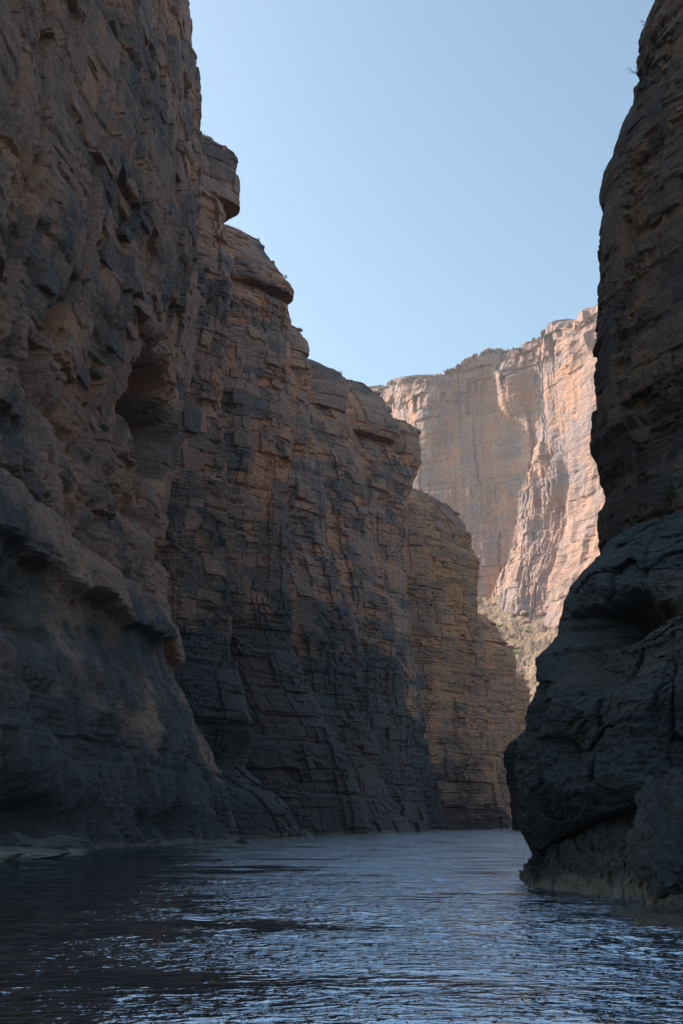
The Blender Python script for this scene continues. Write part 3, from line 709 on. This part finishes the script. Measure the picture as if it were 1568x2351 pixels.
# ------------------------------------------------------------------ water and river bed
def water_material():
    m, nt, b = mat_new('river_water'); n = N(nt)
    pos = n.new('ShaderNodeNewGeometry').outputs['Position']
    b.inputs['Base Color'].default_value = (.022, .020, .017, 1)
    b.inputs['Roughness'].default_value = .04; b.inputs['IOR'].default_value = 16.0
    b.inputs['Specular Tint'].default_value = (.76, .88, 1, 1)
    a = n.noise(n.mapping(pos, (.38, 1.0, 1)), 6.5, 2, .5, .2)
    c = n.noise(n.mapping(pos, (.48, 1.0, 1)), 16.0, 2, .5, .2)
    e = n.noise(n.mapping(pos, (.55, 1.5, 1)), .32, 4, .6)
    hgt = n.math('ADD', n.math('MULTIPLY', a, 1.0), n.math('MULTIPLY', c, .42))
    calm = n.ramp(e, .34, .56)
    sx = n.new('ShaderNodeSeparateXYZ'); n.put(sx.inputs[0], pos)
    lee = n.ramp(n.math('ADD', sx.outputs[0], n.math('MULTIPLY', sx.outputs[1], .13)), -3.2, 1.6)      # the left bank keeps the wind off
    lee = n.math('ADD', .42, n.math('MULTIPLY', lee, .58))
    hgt = n.math('MULTIPLY', hgt, n.math('MULTIPLY', lee, n.math('ADD', .22, n.math('MULTIPLY', calm, 1.0))))
    bp = n.new('ShaderNodeBump'); bp.inputs['Strength'].default_value = 1.0; bp.inputs['Distance'].default_value = .098; bp.inputs['Filter Width'].default_value = .01
    n.put(bp.inputs['Height'], hgt); nt.links.new(bp.outputs[0], b.inputs['Normal'])
    return m
M_water = water_material()
def river():
    na, nr = 540, 380
    yy = 1.0 / np.linspace(1 / 6.5, 1 / 130.0, nr)            # finer close by, as ripples matter there
    ang = np.linspace(-.44, .44, na)
    X = yy[:, None] * ang[None]; Y = yy[:, None] + 0 * ang[None]
    dx = Y * (ang[1] - ang[0]); dy = np.gradient(yy)[:, None] + 0 * X
    sp = np.maximum(dx, dy * .6)
    gust = .55 + .75 * sstep(-.35, .45, perlin(X / 5.0, Y / 9.0, 801) + .5 * perlin(X / 1.7, Y / 3.5, 802))
    # calm water in the lee of the left bank and beside the boulder
    wx = X + .25 * perlin(X / 1.1, Y / 1.1, 803); wy = Y + .25 * perlin(X / 1.1, Y / 1.1, 804)
    Z = 0
    for lam, sl, seed in ((3.2, .05, 811), (1.3, .14, 812), (.62, .26, 813), (.30, .30, 814), (.17, .30, 815)):
        f = np.clip((lam / sp - 1.0) / 1.6, 0, 1) * (1 if lam < 1 else .3 + 1.5 * sstep(20, 60, Y))
        Z = Z + f * sl * lam * .22 * perlin(wx / lam * (.50 if lam > .2 else .58), wy / lam + .05 * wx / lam, seed)
    Z = Z * gust * (1 - sstep(90, 128, Y))
    P = np.stack([X, Y, Z], -1)
    # flat water beyond and behind the camera
    o = grid_mesh('river', P, M_water, None, flat=False)
    me = o.data
    import bmesh
    bm = bmesh.new(); bm.from_mesh(me)
    y0, y1 = yy[0], yy[-1]; a0 = ang[-1]
    def quad(*q): 
        f = bm.faces.new([bm.verts.new((x, y, 0)) for x, y in q]); f.material_index = 0
    quad((-a0 * y1, y1), (a0 * y1, y1), (a0 * 900, 900), (-a0 * 900, 900))
    quad((-a0 * y0, -60), (a0 * y0, -60), (a0 * y0, y0), (-a0 * y0, y0))
    quad((-a0 * y0, -60), (-a0 * y0, y0), (-a0 * 900, 900), (-560, -60))
    quad((a0 * y0, y0), (a0 * y0, -60), (560, -60), (a0 * 900, 900))
    bm.to_mesh(me); bm.free()
    return o
tag(river(), kind='structure')
M_bed = rock_material('river_bed', (.16, .13, .10), (.18, .14, .10), (.12, .10, .08), 2.0, bleach=0)
X, Y = np.meshgrid(np.linspace(-1350, 1350, 40), np.linspace(-550, 1650, 40))
tag(grid_mesh('ground', np.stack([X, Y, X * 0 - 5.0], -1), M_bed, None), kind='structure')

# ------------------------------------------------------------------ thin haze
hz = bpy.data.materials.new('haze_air'); hz.use_nodes = True; hz.node_tree.nodes.clear()
ho = hz.node_tree.nodes.new('ShaderNodeOutputMaterial'); hv = hz.node_tree.nodes.new('ShaderNodeVolumePrincipled')
hv.inputs['Color'].default_value = (.93, .95, 1, 1); hv.inputs['Density'].default_value = .00016; hv.inputs['Anisotropy'].default_value = .25
hz.node_tree.links.new(hv.outputs[0], ho.inputs['Volume'])
import bmesh
bm = bmesh.new(); bmesh.ops.create_cube(bm, size=1.0)
me = bpy.data.meshes.new('haze'); bm.to_mesh(me); bm.free(); me.materials.append(hz)
HAZE = bpy.data.objects.new('haze', me); COL.objects.link(HAZE)
HAZE.scale = (2800, 2300, 520); HAZE.location = (0, 550, 253.5); HAZE['kind'] = 'stuff'

# ------------------------------------------------------------------ jutting blocks, shrubs, scrub
HAZE.hide_viewport = True
bpy.context.view_layer.update()
DG = bpy.context.evaluated_depsgraph_get()
def pick(px, py):
    q = Vector(at(px, py, 10.0)) - camo.location
    hit, loc, nor, idx, ob, mx = sc.ray_cast(DG, camo.location, q.normalized())
    return (loc, nor, ob) if hit else (None, None, None)

def block(parent, loc, out, size, seed, mat):
    """an angular joint block let into the wall: length along the wall, depth, height"""
    import bmesh
    r = np.random.RandomState(seed); n = 7
    g = np.linspace(-1, 1, n); V = []; Fc = []
    bm = bmesh.new(); bmesh.ops.create_cube(bm, size=2.0)
    bmesh.ops.subdivide_edges(bm, edges=bm.edges[:], cuts=n - 2, use_grid_fill=True)
    V = np.array([v.co for v in bm.verts], np.float32)
    c8 = r.uniform(-.3, .3, (2, 2, 2, 3))
    w = (V + 1) / 2; off = 0
    for a in (0, 1):
        for b in (0, 1):
            for c in (0, 1):
                k = (w[:, 0] if a else 1 - w[:, 0]) * (w[:, 1] if b else 1 - w[:, 1]) * (w[:, 2] if c else 1 - w[:, 2])
                off = off + k[:, None] * c8[a, b, c]
    rr = (np.abs(V) ** 9).sum(1) ** (1 / 9.0)
    V = V / rr[:, None] * .97 + off
    V = V * np.array(size, np.float32) / 2
    sz = min(size)
    V = V + .10 * sz * np.stack([perlin3(V / sz * 1.5 + 9 * k + seed, 60 + k) for k in range(3)], 1) + .05 * sz * np.stack([perlin3(V / sz * 5 + 9 * k + seed, 63 + k) for k in range(3)], 1)
    tl = r.uniform(-.08, .08)
    o2 = Vector((out[0], out[1], 0)).normalized(); t2 = Vector((-o2.y, o2.x, 0))
    W = np.stack([V[:, 0] * t2.x + V[:, 1] * o2.x, V[:, 0] * t2.y + V[:, 1] * o2.y, V[:, 2] + tl * V[:, 0]], 1)
    for v, p in zip(bm.verts, W): v.co = p
    me = bpy.data.meshes.new('jutting_block'); bm.to_mesh(me); bm.free()
    for k, val in (('fresh', np.full(len(W), r.uniform(0, .4))), ('tone', np.full(len(W), r.rand())), ('gray', np.full(len(W), np.clip(.5 + ((17 if loc.y < 112 else 38) - loc.z) / 26, 0, 1) if px < 1300 else .3))):
        a = me.attributes.new(k, 'FLOAT', 'POINT'); a.data.foreach_set('value', val.astype(np.float32))
    me.materials.append(mat)
    o = bpy.data.objects.new('jutting_block', me); COL.objects.link(o); o.location = loc; o.parent = parent
    return o
BL = [(215, 345, 60, 22), (150, 362, 70, 18), (245, 378, 60, 16), (300, 420, 50, 36), (285, 470, 60, 50), (335, 505, 40, 36), (238, 475, 40, 60), (300, 548, 45, 26), (330, 702, 60, 40), (295, 742, 60, 40),
      (200, 742, 50, 50), (235, 862, 40, 22), (270, 792, 50, 50), (190, 862, 50, 36), (120, 640, 50, 70), (62, 640, 40, 50), (392, 470, 46, 40), (418, 400, 36, 46), (205, 128, 60, 22), (90, 300, 40, 50), (330, 60, 50, 30), (130, 480, 40, 50), (250, 600, 50, 30), (370, 250, 50, 40), (180, 250, 50, 40),
      (485, 592, 26, 34), (492, 752, 30, 56), (470, 850, 44, 50), (440, 962, 50, 64), (440, 1064, 52, 76), (440, 1184, 56, 84), (500, 1284, 36, 66), (612, 1342, 84, 40), (572, 722, 64, 24), (592, 772, 54, 28), (582, 852, 60, 32), (562, 917, 70, 40),
      (632, 802, 34, 50), (636, 872, 34, 40), (562, 1012, 60, 40), (572, 1152, 54, 40), (690, 905, 28, 30), (770, 985, 80, 46), (850, 1034, 56, 32), (700, 1130, 40, 40), (780, 1120, 50, 26), (870, 1110, 44, 30), (1010, 1272, 70, 22), (1062, 1282, 36, 26), (960, 1562, 40, 34), (1000, 1782, 56, 18), (1030, 1700, 60, 16), (990, 1500, 50, 14), (1060, 1420, 40, 14),
      (1440, 330, 40, 40), (1480, 560, 50, 44), (1420, 620, 36, 50), (1520, 700, 56, 50), (1450, 800, 40, 44), (1520, 880, 50, 40), (1410, 960, 36, 50), (1540, 420, 40, 60), (1500, 260, 40, 46), (1470, 1000, 44, 36)]
NB = 0
for k, (px, py, w, h) in enumerate(BL):
    loc, nor, ob = pick(px, py)
    if ob is None or ob.name.split('.')[0] not in ('buttress', 'overhanging_block'): continue
    dist = (loc - camo.location).length * .95; m_ = dist / 2395.0
    W, H = w * m_, h * m_
    if px < 440 and loc.y < 112: out = (1.0, -.12); dims = (W * 1.7, W * .55, H)
    elif px > 1350: out = (-.75, -.65); dims = (W * 1.1, W * .6, H)
    else: out = (.55, -.83); dims = (W, W * .5, H)
    o2 = Vector((*out, 0)).normalized()
    c = loc - o2 * dims[1] * .33
    par = ob if ob.name.startswith('buttress') else ob.parent
    block(par, c, out, dims, 500 + k, par.data.materials[0]); NB += 1

HAZE.hide_viewport = False
RIM = [(664, 742, 191, 20, 13), (690, 756, 191, 15, 9), (724, 836, 216, 24, 12), (765, 852, 216, 22, 12), (790, 872, 216, 12, 14), (835, 892, 246, 26, 13), (868, 906, 246, 20, 13), (893, 940, 246, 16, 16), (925, 972, 255, 26, 11), (960, 992, 255, 18, 14),
       (515, 340, 130, 26, 11), (535, 358, 130, 14, 12), (560, 540, 161, 30, 10), (604, 566, 161, 14, 14), (628, 606, 161, 14, 14), (1000, 1150, 310, 24, 10), (1046, 1180, 310, 20, 10), (1076, 1226, 310, 14, 14), (1096, 1290, 310, 12, 16), (1130, 1432, 380, 20, 10), (1172, 1486, 380, 16, 12), (1200, 1560, 430, 14, 10),
       (508, 478, 128, 14, 16), (660, 720, 160, 12, 22), (712, 850, 190, 12, 24), (812, 1000, 218, 16, 20)]
for k, (px, py, Y, w, h) in enumerate(RIM):
    best = min((o for o in left.children), key=lambda o: abs(o['rim_y'] - Y) if 'rim_y' in o else 1e9)
    q = at(px - w * .25, py + h * .12, Y - .3); m_ = Y / 2395.0
    rock('rim_block', q, (w * m_ * .75, w * m_ * .8, h * m_ * .75), 700 + k, best.data.materials[0], best, sub=4, rough=.13, cuts=12, rot=k * .7)
# plants
def leaf_material(name, c1, c2):
    m, nt, b = mat_new(name); n = N(nt)
    pos = n.new('ShaderNodeNewGeometry').outputs['Position']
    nt.links.new(n.mix(n.noise(pos, 3.0, 2), c1, c2), b.inputs['Base Color']); b.inputs['Roughness'].default_value = .8
    return m
M_leaf = leaf_material('shrub_leaf', (.050, .060, .032), (.085, .095, .050))
M_bright = leaf_material('spring_leaf', (.22, .25, .06), (.30, .32, .08))
M_scrub = leaf_material('dry_scrub', (.085, .080, .042), (.15, .13, .07))
M_twig = leaf_material('twig_bark', (.075, .060, .048), (.12, .10, .08))

def mesh_obj(name, V, Fc, mat, parent=None):
    me = bpy.data.meshes.new(name); me.from_pydata([tuple(map(float, v)) for v in V], [], Fc); me.update(); me.materials.append(mat)
    o = bpy.data.objects.new(name, me); COL.objects.link(o)
    if parent: o.parent = parent
    return o
def tube(V, Fc, pts, r0, r1, k=4):
    b = len(V); n = len(pts)
    for i, p in enumerate(pts):
        p = np.array(p, float); q = np.array(pts[min(i + 1, n - 1)], float) - np.array(pts[max(i - 1, 0)], float); q /= np.linalg.norm(q) + 1e-9
        u = np.cross(q, [.3, .9, .2]); u /= np.linalg.norm(u); v = np.cross(q, u); r = r0 + (r1 - r0) * i / max(1, n - 1)
        for j in range(k):
            a = 2 * pi * j / k; V.append(p + r * (cos(a) * u + sin(a) * v))
    for i in range(n - 1):
        for j in range(k):
            Fc.append((b + i * k + j, b + i * k + (j + 1) % k, b + (i + 1) * k + (j + 1) % k, b + (i + 1) * k + j))
def shrub(name, loc, size, seed, kind, label, mat=None, group=None, lean=(0, 0)):
    r = np.random.RandomState(seed)
    e = empty(name, loc); tag(e, label, 'shrub' if kind != 'bare' else 'branch', group)
    V, Fc, LV, LF = [], [], [], []
    ns = {'bush': 14, 'spiky': 22, 'bare': 4, 'twiggy': 12}[kind]
    for i in range(ns):
        a = r.uniform(0, 2 * pi); up = r.uniform(.35, 1.0) if kind != 'bare' else r.uniform(.8, 1.1); sp = {'bush': .75, 'spiky': .55, 'bare': .3, 'twiggy': .7}[kind]
        d = np.array([cos(a) * sp + lean[0], sin(a) * sp + lean[1], up]); d *= size * r.uniform(.6, 1.0)
        mid = d * .5 + r.normal(size=3) * size * .08; pts = [np.zeros(3), mid, d]
        tube(V, Fc, pts, size * .022, size * .007, 3)
        for q in range({'bush': 26, 'spiky': 2, 'bare': 0, 'twiggy': 5}[kind]):
            t = r.uniform(.3, 1.05); c = d * t + r.normal(size=3) * size * .11
            u = r.normal(size=3); u /= np.linalg.norm(u); w = np.cross(u, r.normal(size=3)); w /= np.linalg.norm(w)
            s_ = size * r.uniform(.05, .10) * (.7 if kind == 'twiggy' else 1); b = len(LV)
            LV += [c - u * s_, c + w * s_ * .5, c + u * s_, c - w * s_ * .5]; LF.append((b, b + 1, b + 2, b + 3))
        if kind in ('bare', 'twiggy'):
            for q in range(4):
                t = r.uniform(.3, .9); p0 = mid + (d - mid) * t if t > .5 else mid * t * 2
                tube(V, Fc, [p0, p0 + d * .25 + r.normal(size=3) * size * .14], size * .012, size * .004, 3)
    mesh_obj('stem', V, Fc, M_twig if kind != 'spiky' else (mat or M_leaf), e)
    if LV: mesh_obj('foliage', LV, LF, mat or M_leaf, e)
    return e
PL = [  # px, py, depth (None: on the surface seen there), height in picture units, kind, label, lean
    (470, 328, 130.5, 30, 'bare', 'bare leaning branch rising from the square block on the left rim', (.35, -.1)),
    (541, 531, 161, 17, 'spiky', 'spiky tuft at the top of the beak-shaped block', (.1, 0)),
    (590, 550, 161, 9, 'bush', 'small dark shrub halfway down the beak-shaped block\'s crest', (0, 0)),
    (655, 634, 162, 8, 'bush', 'tiny shrub near the tip of the beak-shaped block', (0, 0)),
    (690, 757, 191, 10, 'bush', 'low shrub on the small rounded block below the beak', (0, 0)),
    (733, 836, 216, 9, 'bush', 'low shrub at the top of the rounded block with a seam beneath', (0, 0)),
    (780, 857, 216, 16, 'spiky', 'spiky plant with a tall stalk on the shoulder of the seamed rounded block', (0, 0)),
    (802, 900, 240, 12, 'bush', 'shrub in the notch left of the tall domed block', (0, 0)),
    (1463, 166, 75.5, 20, 'twiggy', 'wispy twiggy shrub hanging out under the block high on the right face', (-.5, -.2)),
    (1488, 56, 76, 16, 'twiggy', 'sparse twiggy shrub highest on the right cliff edge', (-.4, -.1)),
    (562, 640, None, 22, 'bush', 'dark green shrub in the seam beneath the beak-shaped block', (0, 0)),
    (578, 652, None, 16, 'bush', 'smaller dark green shrub right beside the one beneath the beak', (0, 0)),
    (480, 690, None, 16, 'bush', 'shrub clinging to the slim buttress below the square block', (0, 0)),
    (700, 1478, None, 26, 'bush', 'dark green shrub on the ledge midway up the shaded left wall', (0, 0)),
    (745, 1486, None, 22, 'bush', 'lower dark shrub right of the one on the midway ledge', (0, 0)),
    (500, 1530, None, 24, 'bush', 'shrub on the blue-grey ridge right of the slanting ledge', (0, 0)),
    (590, 1655, None, 22, 'bush', 'shrub at the foot of the blue-grey ridge above the cave', (0, 0)),
    (100, 1140, None, 26, 'bush', 'shrub growing on the slanting ledge of the nearest left face', (0, 0)),
    (1395, 1088, None, 20, 'bush', 'shrub on the dark right face just above the great boulder', (0, 0)),
    (1440, 480, None, 18, 'bush', 'shrub high on a step of the dark right face', (0, 0)),
    (1545, 1140, None, 40, 'bush', 'leafy shrub on top of the great boulder at the right edge', (0, 0)),
    (1146, 1440, None, 14, 'bush', 'bright yellow-green shrub at the top left of the sunlit talus', (0, 0)),
    (1174, 1464, None, 14, 'bush', 'brightest yellow-green shrub in the middle of the sunlit talus', (0, 0)),
    (1209, 1452, None, 12, 'bush', 'yellow-green shrub beside the flat pale boulder on the talus', (0, 0)),
    (1184, 1502, None, 14, 'bush', 'yellow-green shrub lowest on the talus, beside the grey pinnacle', (0, 0)),
]
for k, (px, py, Y, h, kind, lb, ln) in enumerate(PL):
    if Y is None:
        loc, nor, ob = pick(px, py)
        if loc is None: continue
        loc = loc + Vector((0, .15, -.05))
    else: loc = Vector(at(px, py + 4, Y))
    size = h * (loc - camo.location).length * .95 / 2395.0
    shrub('shrub' if kind != 'bare' else 'bare_branch', loc, size, 900 + k, kind, lb, M_bright if 1140 < px < 1215 and py > 1400 else None, None, ln)

# dead branch looping out of the top of the great boulder
q = [Vector(at(px, py, 25.0)) for px, py in ((1580, 1190), (1562, 1140), (1544, 1102), (1527, 1088), (1519, 1066), (1526, 1047), (1534, 1036), (1542, 1016), (1556, 1006), (1585, 995))]
C = catmull([tuple(p - q[0]) for p in q], 8); V, Fc = [], []; tube(V, Fc, list(C), .028, .008, 6)
o = mesh_obj('dead_branch', V, Fc, leaf_material('dead_wood', (.022, .018, .015), (.035, .03, .025))); o.location = q[0]
tag(o, 'looping bare dead branch above the great boulder at the right edge', 'branch')

# boulders on the talus
for k, (px, py, w, h, lb) in enumerate(((1212, 1428, 30, 18, 'pale flat-faced boulder at the head of the talus'), (1250, 1446, 38, 22, 'largest slanting boulder on the sunlit talus'), (1200, 1408, 20, 13, 'brown boulder against the foot of the sunlit cliff'),
                                    (1246, 1408, 24, 14, 'reddish boulder at the foot of the sunlit cliff, nearer the dark right rock'), (1278, 1442, 18, 20, 'boulder on the talus at the edge of the dark right rock'), (1177, 1492, 14, 34, 'grey pinnacle standing on the talus beside the orange buttress'))):
    loc, nor, ob = pick(px, py)
    if loc is None or loc.y < 440: continue
    m_ = (loc - camo.location).length * .95 / 2395.0
    tag(rock('boulder', loc, (w * m_ * .6, w * m_ * .45, h * m_ * .6), 70 + k, M_far, sub=4, rough=.15, rot=k), lb, 'boulder', 'boulders on the talus')
# small tufts on the ledges and along the far rim: too many and too small to count
def tuft(V, Fc, p, s_, r, n=9):
    for i in range(n):
        a = r.uniform(0, 2 * pi); d = np.array([cos(a) * .7, sin(a) * .7, r.uniform(.4, 1.1)]) * s_ * r.uniform(.6, 1.1); w = np.array([-sin(a), cos(a), .2]) * s_ * .13
        b = len(V); c = np.array(p, float); V += [c - w * .5, c + w * .5, c + d * .6 + w, c + d, c + d * .6 - w]; Fc.append((b, b + 1, b + 2, b + 3, b + 4))
r = np.random.RandomState(11); V, Fc = [], []; got = 0
for k in range(9000):
    px, py = r.uniform(430, 1210), r.uniform(330, 1890)
    loc, nor, ob = pick(px, py)
    if loc is None or nor.z < .62 or not ob.name.startswith(('buttress', 'overhanging', 'rim_block')) or loc.y < 112: continue
    tuft(V, Fc, loc, loc.y / 2395.0 * r.uniform(3, 8), r); got += 1
    if got > 260: break
tag(mesh_obj('ledge_tufts', V, Fc, M_leaf), kind='stuff')
V, Fc = [], []
for k in range(420):
    px = r.uniform(868, 1380); fy = np.interp(px, *np.array(FTOP).T) + r.uniform(2, 14)
    loc, nor, ob = pick(px, fy)
    if loc is None or loc.y < 560: continue
    tuft(V, Fc, loc + Vector((0, 0, -.2)), loc.y / 2395.0 * r.uniform(2.5, 7), r, 11)
tag(mesh_obj('rim_scrub', V, Fc, M_leaf), kind='stuff')
# dry scrub over the talus: too many to count
r = np.random.RandomState(4); n = 520
X = r.uniform(60, 180, n); Y = r.uniform(470, 668, n); Z, yt = talus_height(X, Y); ok = Y < yt + 8; X, Y, Z = X[ok], Y[ok], Z[ok]; n = len(X)
V, Fc = [], []
for i in range(n):
    s_ = r.uniform(.25, .75) * (1.5 if r.rand() < .1 else 1); b = len(V); m_ = 6
    V.append((X[i], Y[i], Z[i] + s_ * 1.1))
    for ring, (rr, zz) in enumerate(((.8, .75), (1.0, .1))):
        for j in range(m_):
            a = 2 * pi * j / m_ + i + ring * .5; q = rr * s_ * r.uniform(.65, 1.2); V.append((X[i] + q * cos(a), Y[i] + q * sin(a), Z[i] + zz * s_ * r.uniform(.7, 1.2)))
    for j in range(m_):
        Fc.append((b, b + 1 + j, b + 1 + (j + 1) % m_)); Fc.append((b + 1 + j, b + 1 + m_ + j, b + 1 + m_ + (j + 1) % m_, b + 1 + (j + 1) % m_))
tag(mesh_obj('scrub', V, Fc, M_scrub), kind='stuff')
print('TRIS', TRIS[0], 'blocks', NB, 'faces', sum(len(o.data.polygons) for o in sc.objects if o.type == 'MESH'))
